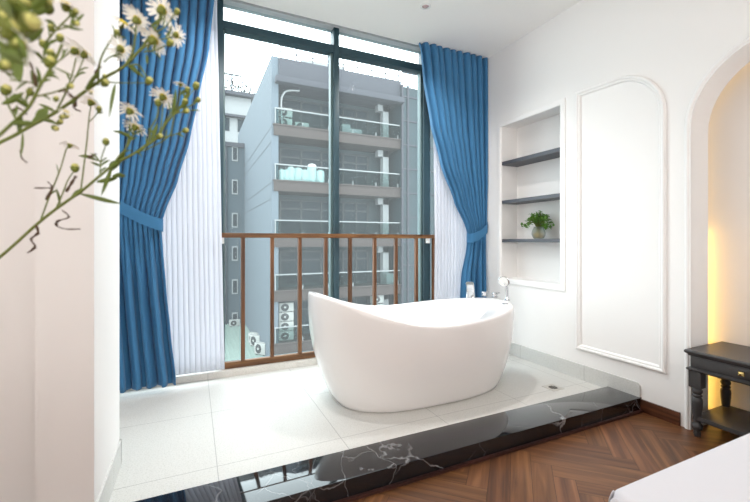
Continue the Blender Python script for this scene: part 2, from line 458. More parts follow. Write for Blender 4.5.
pprof = [(0.0, -.002), (0.0, .012), (.008, .020), (.018, .020), (.026, .013), (.034, .014), (.040, .009), (.044, .004), (.044, -.002)]
pprof = [(-o, h) for o, h in pprof]
struct('trim_5', sweep_wall(pn, pprof, True), M['mould'], smooth='angle', fixn=False)
nf = [(NY1 + .055, NZ0 - .055), (NY0 - .055, NZ0 - .055), (NY0 - .055, NZ1 + .038), (NY1 + .055, NZ1 + .038)]
nprof = [(0.0, -.002), (0.0, .006), (-.012, .010), (-.04, .010), (-.048, .006), (-.05, -.002)]
struct('trim_6', sweep_wall(nf, nprof, True), M['mould'], smooth='angle', fixn=False)
am = [(y, z) for (y, z) in arch_pts(AY + .034, AY2 - .034, AZ + .034, AR + .034)]
aprof = [(0.0, -.002), (0.0, .008), (.010, .016), (.020, .016), (.027, .010), (.034, .010), (.034, -.002)]
struct('trim_7', sweep_wall(am, aprof, False), M['mould'], smooth='angle', fixn=False)

# skirtings
def skirt():
    m = MB(); x0, x1 = W - .011, W + .002; z0, z1 = PF - .01, 0.19
    pr = [(3.36, z0), (3.36, z1)]
    for k in range(9):
        a = PI / 2 - PI / 2 * k / 8; pr.append((1.650 + .025 - .025 * math.cos(a) , z1 - .025 + .025 * math.sin(a)))
    pr.append((1.650, z0))
    m.rings([[(x1, y, z) for y, z in pr], [(x0, y, z) for y, z in pr]], True, True); return m
struct('baseboard_right', skirt(), M['skirt'])
struct('baseboard_right.001', MB().box(W - .014, W + .002, 1.407, 1.643, 0, .083), M['wbase'], bevel=0.002)
struct('baseboard_right.002', MB().box(W - .014, W + .002, YB, AY2 - .04, 0, .083), M['wbase'])

# left partition, walls behind and beside the camera
struct('wall_left', MB().box(-0.50, -0.33, 1.73, 2.27, 0, CZ + .02), M['pier'])
struct('baseboard_left', MB().box(-0.34, -0.322, 1.74, 2.275, PF - .01, .19).box(-0.50, -0.322, 2.262, 2.278, PF - .01, .19), M['skirt'])
struct('wall_left.001', MB().box(XL, -0.5, 1.86, 1.98, 0, CZ + .02), M['pier'])
struct('wall_left.002', MB().box(-0.74, -0.62, 1.98, 3.80, 0, 3.3), M['wall'])
struct('wall_left.003', MB().box(XL - .12, XL, YB, 1.98, 0, CZ + .02), M['wall'])
struct('wall_back', MB().box(XL - .12, 3.3, YB - .12, YB, 0, CZ + .02), M['wall'])

# ------------------------------------------------------------------ window
win = bpy.data.objects.new('window_1', None); COL.objects.link(win); win['kind'] = 'structure'; win['_o'] = (0, 0, 0)
WY = 3.44
fr = MB()
fr.box(-.62, W, WY + .02, WY + .09, 0.120, 0.150)
build('bottom_frame', fr, M['alu'], win)
for (a, b) in ((.168, .226), (1.189, 1.241), (2.172, 2.252)):
    build('mullion', MB().box(a, b, WY, WY + .11, .12, 3.17), M['steel'], win, bevel=.003)
for (a, b) in ((1.167, 1.188), (2.150, 2.171), (2.253, 2.268), (.226, .240)):
    build('sash_strip', MB().box(a, b, WY + .03, WY + .09, .15, 2.94), M['alu'], win)
for (a, b) in ((-.62, .168), (.226, 1.189), (1.241, 2.172), (2.252, W)):
    build('transom', MB().box(a, b, WY + .005, WY + .10, 2.938, 3.006), M['steel'], win, bevel=.003)
    for (z0, z1) in ((.14, 2.94), (3.0, 3.18)):
        build('glass_pane', MB().box(a - .005, b + .005, WY + .055, WY + .061, z0, z1), M['glass'], win)

# safety railing inside the window
rl = thing('window_railing', 'brown wooden safety railing with square balusters across the window', 'railing', (1.24, 3.40, .124))
build('handrail', MB().box(.19, 2.284, 3.385, 3.425, 1.200, 1.239), M['rail'], rl, bevel=.003)
build('bottom_rail', MB().box(.215, 2.284, 3.385, 3.425, .126, .178), M['rail'], rl, bevel=.003)
for (a, b) in ((.36, .391), (.599, .630), (.84, .872), (1.079, 1.111), (1.318, 1.350), (1.573, 1.605), (1.806, 1.838), (2.043, 2.075), (2.254, 2.284)):
    build('baluster', MB().box(a, b, 3.39, 3.42, .178, 1.200), M['railz'], rl, bevel=.002)
for x in (.195, 2.190):
    build('bracket', MB().box(x, x + .035, 3.40, 3.442, 1.150, 1.200), M['white'], rl, bevel=.003)

# curtain track in the ceiling pocket
tk = build('curtain_track', MB().box(-.60, W - .01, 3.295, 3.325, 3.198, 3.222).box(-.60, W - .01, 3.345, 3.370, 3.198, 3.222), M['track'], origin=(1.1, 3.3, 3.2))
tag(tk, 'pale grey double curtain track in the ceiling pocket above the window', 'curtain track')

# ------------------------------------------------------------------ curtains
def curtain_mesh(edgeL, edgeR, z0, z1, Y0, n, amp, seed, nu=240, nv=70, tie=None, hang=0.0):
    rnd = random.Random(seed)
    ph = [rnd.uniform(-.5, .5) for _ in range(n + 2)]; am = [rnd.uniform(.7, 1.2) for _ in range(n + 2)]
    m = MB()
    def fn(u, v):
        z = z1 + (z0 - z1) * v
        a, b = interp(edgeL, z), interp(edgeR, z)
        k = u * n; i = int(min(k, n - 1e-6)); fct = k - i
        pj = ph[i] * (1 - fct) + ph[i + 1] * fct; aj = am[i] * (1 - fct) + am[i + 1] * fct
        A = amp
        if tie is not None:
            d = abs(z - tie); A = amp * (0.55 + 0.45 * min(1, d / .5))
        s = math.sin(2 * PI * k + pj * 1.2 + 0.5 * math.sin(z * 2.0 + i * 0))
        s = math.copysign(abs(s) ** 0.8, s)
        if tie is not None and z < tie:
            bl = min(1, (tie - z) / .45); s = s * (1 - .72 * bl) + .95 * bl * math.sin(PI * k * .78 + ph[0] * 4 + 1.1)
        x = a + (b - a) * (u + 0.22 / n * math.cos(2 * PI * k + pj) * (1 - abs(2 * u - 1) ** 6))
        y = Y0 + A * aj * s + hang * v
        return (x, y, z)
    return m.grid(fn, nu, nv)
def edge(px, Y):
    return sorted([(PY(x, y, Y).z, PY(x, y, Y).x) for x, y in px])
CY = 3.205
# left blue curtain
eR = edge([(214, 1), (209, 50), (199, 97), (190, 140), (178, 180), (165, 212), (161, 224), (163, 250), (166, 285), (171, 335), (176, 376)], CY)
eR = eR + [(3.085, .150), (3.22, .16)]
eLL = [(0.1, -.50), (1.15, -.56), (1.4, -.58), (3.2, -.60)]
lc = thing('curtain', 'blue pleated curtain tied back at the left of the window, behind the daisies', 'curtain', (-.3, CY, .12))
c1 = build('drape', curtain_mesh(eLL, eR, .125, 3.085, CY, 12, .038, 4, tie=1.32), M['curtain'], lc, smooth=True, fixn=False, solid=.004)
def tieband(pts, hgt, front, back):
    # band across the front of the gathered cloth, wrapping round its free edge
    m = MB(); rg = []
    for (x, y, z) in cr(pts, 6):
        rg.append([(x, y - .003, z - hgt / 2), (x, y - .006, z), (x, y - .003, z + hgt / 2), (x, y + .003, z + hgt / 2), (x, y + .003, z - hgt / 2)])
    return m.rings(rg, True, True)
build('tieback', tieband([(-.60, CY - .015, 1.50), (-.53, CY - .052, 1.455), (-.42, CY - .062, 1.385), (-.31, CY - .062, 1.325), (-.225, CY - .05, 1.292), (-.197, CY - .01, 1.282), (-.22, CY + .045, 1.30), (-.35, CY + .055, 1.36), (-.60, CY + .03, 1.50)], .088, 0, 0), M['curtain'], lc, smooth='angle')
# right blue curtain
eL2 = edge([(421, 44), (424, 80), (431, 122), (441, 162), (455, 200), (467, 228), (469, 236), (468, 250), (464, 275), (463, 300)], CY)
eL2 = [(.1, 2.49)] + eL2 + [(3.09, 1.965), (3.22, 1.96)]
eR2 = [(0.1, 2.785), (1.2, 2.775), (1.35, 2.785), (3.22, 2.79)]
rc = thing('curtain', 'blue pleated curtain tied back at the right of the window, beside the shelf niche', 'curtain', (2.6, CY, .12))
build('drape', curtain_mesh(eL2, eR2, .125, 3.085, CY, 10, .042, 9, tie=1.27), M['curtain'], rc, smooth=True, fixn=False, solid=.004)
build('tieback', tieband([(2.795, CY - .02, 1.33), (2.75, CY - .058, 1.295), (2.66, CY - .06, 1.235), (2.585, CY - .045, 1.205), (2.555, CY, 1.20), (2.585, CY + .045, 1.215), (2.69, CY + .05, 1.27), (2.795, CY + .03, 1.33)], .092, 0, 0), M['curtain'], rc, smooth='angle')
# white voiles
SY = 3.318
vl = build('sheer_curtain', curtain_mesh([(0, -.55), (3.3, -.58)], edge([(217, 12), (219, 100), (221, 200), (223, 300), (224.5, 366)], SY), .150, 3.196, SY, 21, .005, 21, nu=260, nv=24), M['sheer'], smooth=True, fixn=False, origin=(-.2, SY, .15), solid=.002)
tag(vl, 'white sheer curtain hanging behind the left blue curtain', 'sheer curtain')
vr = build('sheer_curtain', curtain_mesh(edge([(431, 60), (433.5, 150), (435, 240), (434.5, 300)], SY), [(0, 2.77), (3.3, 2.78)], .150, 3.196, SY, 14, .005, 33, nu=200, nv=24), M['sheer'], smooth=True, fixn=False, origin=(2.5, SY, .15), solid=.002)
tag(vr, 'white sheer curtain hanging behind the right blue curtain', 'sheer curtain')

# ------------------------------------------------------------------ bathtub
TX, TYc, TA, TB, TN = 1.542, 2.544, 0.829, 0.470, 2.29
ZK = (2.8550958, -7.872024, 7.3457972, -2.0520851, -0.4247284, 0.8249)
def zrim(x):
    u = min(1.0, max(0.0, (x - TX + TA) / (2 * TA))); r = 0.0
    for k in ZK: r = r * u + k
    return r
def sup(t, cx, cy, a, b, n):
    c, s = math.cos(t), math.sin(t)
    return cx + a * math.copysign(abs(c) ** (2 / n), c), cy + b * math.copysign(abs(s) ** (2 / n), s)
def tub_mesh():
    N = 128; rg = []
    lev = [(0, .70, .74, 2.75), (.0, .770, .782, 2.75), (.010, .790, .800, 2.75), (.05, .812, .825, 2.68), (.12, .845, .858, 2.6), (.22, .884, .897, 2.5), (.35, .926, .938, 2.4), (.5, .963, .971, 2.33), (.65, .988, .991, TN), (.8, .999, .999, TN), (.92, 1.0, 1.0, TN), (.975, .999, .998, TN)]
    th = [2 * PI * k / N for k in range(N)]
    for t, sx, sy, nn in lev:
        r = []
        for a in th:
            x, y = sup(a, TX, TYc, TA, TB, nn); z = zrim(x) * t + PF * (1 - t)
            r.append((TX + (x - TX) * sx, TYc + (y - TYc) * sy, z))
        rg.append(r)
    def lip(off, dz):
        r = []
        for a in th:
            x, y = sup(a, TX, TYc, TA - off, TB - off, TN); r.append((x, y, zrim(x) - dz))
        return r
    rg += [lip(.004, .003), lip(.010, -.001), lip(.020, -.002)]
    IX, IA, IB = 1.43, .675, .434
    for k, (s, dz) in enumerate(((1.0, -.001), (.992, .003), (.984, .010), (.975, .03))):
        r = []
        for a in th:
            x, y = sup(a, IX, TYc, IA * s, IB * s, 2.15); r.append((x, y, zrim(x) - dz))
        rg.append(r)
    for s, t in ((.955, .75), (.92, .5), (.87, .27), (.80, .12), (.68, .03), (.45, 0.0), (.2, -.01)):
        r = []
        for a in th:
            x, y = sup(a, IX, TYc, IA * s, IB * s, 2.15); x1, _ = sup(a, IX, TYc, IA, IB, 2.15)
            zt = zrim(x1) - .03; zb = PF + .13; r.append((x, y, zb + (zt - zb) * t))
        rg.append(r)
    return MB().rings(rg, True, True)
tub = thing('bathtub', 'white freestanding oval bathtub with a raised left end, on the tiled platform', 'bathtub', (TX, TYc, PF))
build('shell', tub_mesh(), M['tub'], tub, smooth=True)
def deck(x, y): return Vector((x, y, zrim(x) - .001))
# waterfall spout
def spout():
    o = PZ(470.5, 299.0, zrim(2.12)); o = deck(o.x, o.y)
    d = Vector((-.80, -.60, 0)).normalized(); s = d.cross(Vector((0, 0, 1)))
    m = MB(); rg = []
    for (h, fw, hw, th) in ((0, -.005, .040, .026), (.03, -.004, .038, .022), (.07, .0, .036, .019), (.10, .004, .035, .017), (.122, .016, .035, .018), (.135, .034, .035, .012)):
        c = o + Vector((0, 0, h)) + d * fw
        rg.append([c + s * (hw * math.copysign(abs(math.cos(a)) ** .6, math.cos(a))) + d * (th * math.copysign(abs(math.sin(a)) ** .6, math.sin(a))) + Vector((0, 0, -.012 * math.sin(a) * (h / .135) ** 2)) for a in [2 * PI * k / 20 for k in range(20)]])
    m.rings(rg, True, True)
    return m
so = build('spout', spout(), M['chrome'], tub, smooth='angle'); so['label'] = 'chrome waterfall spout'
for (px, py) in ((484.5, 298.5), (495, 299.8)):
    o = PZ(px, py, zrim(2.15)); o = deck(o.x, o.y)
    k = build('valve_handle', MB().lathe([(.028, 0), (.028, .006), (.020, .008), (.020, .022), (.026, .024), (.026, .036), (.022, .040)], o, n=24), M['chrome'], tub, smooth='angle')
    build('lever', MB().tube([o + Vector((0, 0, .033)), o + Vector((.045, -.012, .036))], [.006, .005], 8), M['chrome'], k, smooth=True)
o = PZ(505.5, 306.5, zrim(2.05)); o = deck(o.x, o.y)
build('overflow_plate', MB().lathe([(.026, 0), (.026, .005), (.02, .008)], o, n=24), M['chrome'], tub, smooth='angle')
# embossed oval mark on the inner wall
# hand shower in its socket on the rim
hb = PZ(507, 303.5, zrim(2.12)); hb = deck(hb.x, hb.y)
hs = thing('hand_shower', 'chrome hand shower standing upright in the right rim of the bathtub', 'hand shower', hb)
build('socket', MB().lathe([(.024, 0), (.024, .006), (.015, .010), (.013, .03)], hb, n=20), M['chrome'], hs, smooth='angle')
wv = Vector((math.sin(YAW), math.cos(YAW), 0)); uv_ = Vector((math.cos(YAW), -math.sin(YAW), 0))
ht = hb + Vector((0, 0, .158)) - uv_ * .026
hp = cr([hb + Vector((0, 0, .01)), hb + Vector((0, 0, .07)), hb + Vector((0, 0, .11)) - uv_ * .003, ht + uv_ * .004 + Vector((0, 0, -.012))], 5)
build('shower_handle', MB().tube(hp, [.011] * 6 + [.012] * 4 + [.013] * 6, 14), M['chrome'], hs, smooth=True)
ax = (-uv_ * .5 - wv * .75 - Vector((0, 0, .2))).normalized()
hd = build('shower_head', MB().lathe([(.012, -.022), (.036, -.014), (.046, -.002), (.047, .006), (.043, .009)], ht, ax, 28), M['chrome'], hs, smooth='angle')
build('spray_plate', MB().lathe([(.039, .009), (.037, .0115), (.01, .012)], ht, ax, 28), M['white'], hd, smooth='angle')

# floor drain
dc = Vector((2.45, 2.075, PF))
dr = thing('floor_drain', 'small square steel floor drain near the marble step', 'floor drain', dc)
build('frame', MB().box(dc.x - .055, dc.x + .055, dc.y - .055, dc.y + .055, PF - .002, PF + .0015), pbr('drain_frame', S(196, 192, 184), .35, .3), dr)
gm = MB()
for i in range(-2, 3):
    for j in range(-2, 3):
        if abs(i) + abs(j) > 3: continue
        gm.lathe([(.0052, 0), (.0052, .0012)], (dc.x + i * .0125, dc.y + j * .0125, PF + .0012), n=10)
build('grate_holes', gm, M['dark'], dr)

# ------------------------------------------------------------------ niche shelves and plant
for z0, z1, lab in ((1.930, 1.965, 'top'), (1.545, 1.577, 'middle'), (1.160, 1.192, 'bottom')):
    s = MB().box(W + .003, ND - .001, NY0 + .001, NY1 - .001, z0, z1)
    s.box(W + .0015, W + .01, NY0 + .001, NY1 - .001, z0 + .010, z0 + .013)
    so_ = build('wall_shelf', s, M['shelf'], origin=(2.9, 2.64, z0))
    tag(so_, {'top': 'dark grey shelf board, highest of three in the niche', 'middle': 'dark grey shelf board directly above the potted plant', 'bottom': 'dark grey shelf board carrying the potted plant'}[lab], 'shelf', 'shelf boards in the wall niche')
pb = Vector((2.882, PY(538, 239, 2.46).x and 2.535, 1.192))
d_ = rayd(538.5, 239); pb.y = pb.x * d_.y / d_.x
pt = thing('potted_plant', 'leafy green plant in a round glass bowl on the bottom niche shelf', 'plant', pb)
build('glass_bowl', MB().lathe([(.032, 0), (.046, .008), (.058, .032), (.060, .055), (.052, .085), (.041, .104), (.043, .112), (.041, .112), (.038, .104), (.049, .085), (.056, .055), (.054, .032), (.042, .011), (.0, .008)], pb, n=28, cap=False), M['vglass'], pt, smooth=True)
rp = random.Random(5); pm = MB()
for k in range(46):
    a = rp.uniform(0, 2 * PI); r = rp.uniform(0, .040); z = rp.uniform(.016, .052)
    c = pb + Vector((r * math.cos(a), r * math.sin(a), z)); q = rp.uniform(.007, .012)
    pm.lathe([(q * .4, -q * .7), (q, -.2 * q), (q * .9, .4 * q), (q * .3, .75 * q)], c, (rp.uniform(-1, 1), rp.uniform(-1, 1), 1), 8)
st_ = build('pebbles', pm, M['pebble'], pt, smooth=True); st_['kind'] = 'stuff'
sm, lm = MB(), MB()
for k in range(74):
    a = rp.uniform(0, 2 * PI); R = abs(rp.gauss(.075, .035)); hz = .205 - R * R * 7.5 + rp.uniform(-.03, .03)
    R = min(R, .125)
    tip = pb + Vector((R * math.cos(a) * (.62 if math.cos(a) > 0 else .9), R * math.sin(a) * 1.15, max(.118, hz + .02)))
    mid = pb + Vector(((tip.x - pb.x) * .35, (tip.y - pb.y) * .35, .15))
    pth = cr([pb + Vector((rp.uniform(-.01, .01), rp.uniform(-.01, .01), .05)), mid, tip], 4)
    sm.tube(pth, .0016, 5)
    for q in range(7):
        base = tip + Vector((rp.uniform(-.022, .022), rp.uniform(-.022, .022), rp.uniform(-.02, .012)))
        d = Vector((rp.uniform(-1, 1), rp.uniform(-1, 1), rp.uniform(-.8, .6))).normalized(); sd = d.cross(Vector((0, 0, 1))).normalized(); L = rp.uniform(.020, .034)
        up = sd.cross(d) * .004
        pts = [base, base + d * L * .35 + sd * L * .38 - up, base + d * L * .8 + sd * L * .24, base + d * L, base + d * L * .8 - sd * L * .24, base + d * L * .35 - sd * L * .38 - up]
        lm.face([pts[0], pts[1], pts[2], pts[3]]); lm.face([pts[0], pts[3], pts[4], pts[5]])
build('stems', sm, M['stem'], pt, smooth=True)['kind'] = 'stuff'
build('foliage', lm, M['plant'], pt, fixn=False)['kind'] = 'stuff'

# ------------------------------------------------------------------ nightstand
NX0, NX1, NYA, NYB_ = 2.690, 3.118, 0.795, 1.335
ns = thing('nightstand', 'black nightstand with turned legs standing in the arched recess', 'nightstand', ((NX0 + NX1) / 2, (NYA + NYB_) / 2, 0))
topm = MB(); 
def slab_prof(x0, x1, y0, y1, prof):         # stacked rectangles with offsets -> moulded slab
    rg = []
    for off, z in prof:
        rg.append([(x0 + off, y0 + off, z), (x1 - off * .3, y0 + off, z), (x1 - off * .3, y1 - off, z), (x0 + off, y1 - off, z)])
    return MB().rings(rg, True, True)
build('top', slab_prof(NX0, NX1, NYA, NYB_, [(.016, .484), (.014, .492), (.006, .497), (.001, .502), (0, .508), (.002, .515), (.006, .519)]), M['black'], ns, smooth='angle')
build('case', MB().box(NX0 + .026, NX1 - .01, NYA + .022, NYB_ - .022, .412, .486), M['black'], ns, bevel=.002)
build('lower_moulding', slab_prof(NX0 + .008, NX1 - .004, NYA + .006, NYB_ - .006, [(.012, .392), (.008, .396), (.001, .401), (0, .406), (.006, .411), (.014, .415)]), M['black'], ns, smooth='angle')
dw = build('drawer', MB().box(NX0 + .019, NX0 + .04, NYA + .035, NYB_ - .035, .420, .480), M['black'], ns, bevel=.002)
kc = Vector((NX0 + .019, 1.063, .450))
build('knob', MB().lathe([(.006, 0), (.006, .010)], kc, (-1, 0, 0), 12).rings([[(kc.x - d, kc.y + s * a, kc.z + s * b * .85) for a, b in ((-1, -1), (1, -1), (1, 1), (-1, 1))] for d, s in ((.010, .012), (.016, .0145), (.022, .012), (.027, .004))], True, True), M['brass'], dw)
lprof = [(.014, 0.0), (.017, .006), (.019, .022), (.017, .034), (.024, .046), (.028, .058), (.027, .070), (.019, .080), (.0165, .086), (.019, .100), (.0225, .14), (.026, .18), (.0275, .212), (.026, .228), (.019, .236), (.025, .243), (.025, .249), (.019, .255), (.025, .264), (.027, .274), (.023, .284), (.019, .290), (.021, .297)]
for (x, y) in ((NX0 + .050, NYB_ - .046), (NX1 - .050, NYB_ - .046), (NX0 + .050, NYA + .046), (NX1 - .050, NYA + .046)):
    m = MB().lathe(lprof, (x, y, 0), n=24)
    build('leg', m.box(x - .030, x + .030, y - .030, y + .030, .295, .394), M['black'], ns, smooth='angle')
build('shelf', MB().box(NX0 + .032, NX1 - .02, NYA + .03, NYB_ - .03, .098, .124), M['black'], ns, bevel=.004)

# LED strip hidden behind the arch reveal
ls = MB()
ls.box(BX - .045, BX - .036, AY + .066, AY + .076, .02, 1.25)
lo = build('led_strip', ls, M['led'], origin=(JX, AY + .03, .02))
l2 = MB(); l2.box(BX - .045, BX - .036, AY + .066, AY + .076, 1.25, AZ - AR)
lp = arch_pts(AY + .066, AY2 - .066, AZ + .066, AR + .066)[1:17]
l2.rings([[(BX - .045, y, z), (BX - .036, y, z), (BX - .036, y + .007, z + .007), (BX - .045, y + .007, z + .007)] for y, z in lp], True, True)
build('upper_run', l2, emit('led_dim', (1.0, 0.58, 0.12, 1), 1.6), lo)
tag(lo, 'warm yellow LED strip glowing behind the edge of the arched recess', 'light strip')

# ------------------------------------------------------------------ bed
BX0, BY1, BZ = 1.005, 0.688, .505
bed = thing('bed', 'bed made up with a smooth white sheet at the lower right corner', 'bed', (1.9, -.15, 0))
def bed_mesh():
    x0, x1, y0, y1 = BX0, 2.72, -.95, BY1; r = .05; rg = []
    def ring(off, z, wav=0.0):
        pts = []; rr = max(.012, r - off)
        n = 10
        for (cx_, cy_, a0) in ((x1 - r, y1 - r, 0), (x0 + r, y1 - r, PI / 2), (x0 + r, y0 + r, PI), (x1 - r, y0 + r, 1.5 * PI)):
            for k in range(n + 1):
                a = a0 + PI / 2 * k / n
                f = 1 + wav * math.sin(a * 9)
                pts.append((cx_ + rr * math.cos(a) * f, cy_ + rr * math.sin(a) * f, z))
        return pts
    rg = [ring(-.004, .10, .10), ring(0, .25, .06), ring(0, .40, .02), ring(.001, BZ - .035), ring(.006, BZ - .015), ring(.016, BZ - .005), ring(.03, BZ)]
    return MB().rings(rg, False, True)
bo = build('sheet', bed_mesh(), M['sheet'], bed, smooth='angle')
# draped corner fold of the sheet
fm = MB()
fold = [[(BX0 + .004, BY1 - .05, BZ - .006), (BX0 - .006, BY1 - .065, .40), (BX0 - .012, BY1 - .08, .25), (BX0 - .016, BY1 - .09, .11)],
        [(BX0 + .010, BY1 - .012, BZ - .002), (BX0 - .018, BY1 - .004, .40), (BX0 - .030, BY1 + .004, .25), (BX0 - .036, BY1 + .010, .11)],
        [(BX0 + .05, BY1 - .002, BZ - .006), (BX0 + .060, BY1 + .004, .40), (BX0 + .07, BY1 + .006, .25), (BX0 + .08, BY1 + .008, .11)]]
for a, b in zip(fold, fold[1:]):
    for k in range(3): fm.face([a[k], b[k], b[k + 1], a[k + 1]])
build('corner_fold', fm, M['sheet'], bed, smooth=True, solid=.004, subsurf=2)
build('base', MB().box(BX0 + .05, 2.70, -.9, BY1 - .05, .0, .18), M['black'], bed)
build('mattress', MB().box(BX0 + .03, 2.70, -.92, BY1 - .03, .18, BZ - .03), M['sheet'], bed)

# ------------------------------------------------------------------ downlight
dl = thing('downlight', 'small round recessed downlight in the ceiling', 'downlight', (1.72, 2.70, CZ))
dp = PZ(425.5, 6, CZ)
dl.location = dp; dl['_o'] = tuple(dp)
build('trim_ring', MB().lathe([(.030, .001), (.046, .001), (.044, -.006), (.030, -.008), (.028, -.002)], dp, n=28, cap=False), M['white'], dl, smooth='angle')
build('lens', MB().lathe([(.006, -.010), (.022, -.007), (.029, -.001)], dp, n=16), pbr('downlight_lens', S(206, 176, 172), .15, 0.4), dl, smooth='angle')

# ------------------------------------------------------------------ daisies in the foreground
rf = random.Random(11)
VASE = Vector((-.455, .74, .74))
def orient(axis):
    ax = Vector(axis).normalized(); a = ax.cross(Vector((0.2, 0.1, 1)))
    if a.length < 1e-3: a = Vector((1, 0, 0))
    a.normalize(); return ax, a, ax.cross(a)
def daisy(c, axis, R, parent, droop=.15, open_=1.0):
    ax, a, b = orient(axis); n = rf.randint(15, 19); m = MB()
    for k in range(n):
        t = 2 * PI * (k + rf.uniform(-.3, .3)) / n
        d = a * math.cos(t) + b * math.sin(t); s = ax.cross(d); L = R * rf.uniform(.85, 1.08); wd = R * rf.uniform(.085, .115)
        dr_ = droop + rf.uniform(-.12, .12); r0 = R * .16
        q = lambda f, sd, h: c + d * (r0 + (L - r0) * f) * open_ + s * (sd * wd) + ax * (h * R + L * (1 - open_) * f)
        cn = [q(0, -.45, .02), q(0, .45, .02), q(.5, 1, .12 - dr_ * .3), q(.5, -1, .12 - dr_ * .3), q(.9, .8, .08 - dr_), q(.9, -.8, .08 - dr_), q(1, .25, .06 - dr_), q(1, -.25, .06 - dr_)]
        m.face([cn[0], cn[1], cn[2], cn[3]]); m.face([cn[3], cn[2], cn[4], cn[5]]); m.face([cn[5], cn[4], cn[6], cn[7]])
    h = build('flower_head', m, M['petal'], parent, smooth=True, fixn=False)
    build('disc', MB().lathe([(R * .30, R * .02), (R * .29, R * .10), (R * .20, R * .17), (R * .06, R * .19)], c, ax, 12), M['yellow'], h, smooth=True)
    build('calyx', MB().lathe([(R * .05, -R * .40), (R * .15, -R * .32), (R * .23, -R * .14), (R * .25, R * .03)], c, ax, 12), M['calyx'], h, smooth=True)
def bud(c, axis, R, parent, tip='bud'):
    ax, a, b = orient(axis)
    h = build('bud', MB().lathe([(R * .25, -R * 1.2), (R * .8, -R * .7), (R, 0), (R * .9, R * .45)], c, ax, 12), M['calyx'], parent, smooth=True)
    build('bud_tip', MB().lathe([(R * .82, R * .4), (R * .80, R * .75), (R * .55, R * 1.1), (R * .15, R * 1.2)], c, ax, 10), M['bud'] if tip == 'bud' else M['dry'], h, smooth=True)
def leaf(p0, p1, wd, parent, sag=.12, mat='leaf', name='leaf'):
    p0, p1 = Vector(p0), Vector(p1); d = p1 - p0; L = d.length
    s = d.cross(Vector((math.sin(YAW), math.cos(YAW), .5))).normalized(); nrm = s.cross(d).normalized(); m = MB(); rows = []
    for k in range(8):
        f = k / 7; wv_ = wd * (math.sin(PI * min(1, f * .93 + .07)) ** .8) * .5
        c = p0 + d * f + Vector((0, 0, sag * L * math.sin(PI * f))) 
        rows.append([c - s * wv_ + nrm * wv_ * .4, c, c + s * wv_ + nrm * wv_ * .4])
    for r0, r1 in zip(rows, rows[1:]):
        m.face([r0[0], r0[1], r1[1], r1[0]]); m.face([r0[1], r0[2], r1[2], r1[1]])
    build(name, m, M[mat], parent, smooth=True, fixn=False)
def sprig(label, depth, stems, daisies, buds, leaves, dry, wiggle=.02, rad=.0016, auto_leaf=0):
    root = thing('flower_sprig', label, 'flowers', VASE + Vector((0, 0, .02)), 'daisy sprigs in the foreground')
    m = MB(); ends = []
    for k, (pl, r) in enumerate(stems):
        pts = []
        for q in pl:
            if len(q) == 2: pts.append(P(q[0], q[1], depth))
            elif isinstance(q, Vector): pts.append(q)
            else: pts.append(P(*q))
        pts = cr(pts, 5); n = len(pts)
        m.tube(pts, [r * rad / .0016 * (1 - .35 * i / n) for i in range(n)], 7); ends.append(pts)
    build('stem', m, M['stem'], root, smooth=True)
    V = rayd(375, 251).normalized()
    for (x, y, dia, ax_) in daisies:
        w = depth if len(ax_) == 3 else ax_[3]
        ax = uv_ * ax_[0] + Vector((0, 0, 1)) * ax_[1] - wv * ax_[2]
        daisy(P(x, y, w), ax, dia * .56 * w / FPX, root)
    for (x, y, dia, ax_) in buds:
        w = depth if len(ax_) == 2 else ax_[2]
        bud(P(x, y, w), uv_ * ax_[0] + Vector((0, 0, 1)) * ax_[1] - wv * .1, dia * .43 * w / FPX, root, 'dry' if len(ax_) == 4 else 'bud')
    for (x0, y0, x1, y1, wd) in leaves:
        leaf(P(x0, y0, depth), P(x1, y1, depth + rf.uniform(-.02, .02)), wd * depth / FPX, root, sag=rf.uniform(-.05, .12))
    for pl in dry:
        pts = cr([P(x, y, depth + rf.uniform(-.008, .008)) for x, y in pl], 5); n = len(pts)
        build('withered_leaf', MB().tube(pts, [(.0011 + .0012 * abs(math.sin(i * .8))) for i in range(n)], 6, .4), M['dry'], root, smooth=True)
    for k in range(auto_leaf):
        pts = rf.choice(ends[1:] or ends); i = rf.randint(1, len(pts) - 2); p0 = pts[i]
        t = (pts[i + 1] - pts[i]).normalized(); s = t.cross(wv).normalized() * rf.choice((-1, 1))
        leaf(p0, p0 + (t * .7 + s * rf.uniform(.4, 1) + wv * rf.uniform(-.4, .4)).normalized() * rf.uniform(.008, .02), rf.uniform(.0018, .0035), root)
    return root
V0 = VASE + Vector((.005, 0, .06)); V1 = VASE + Vector((0, 0, .24))
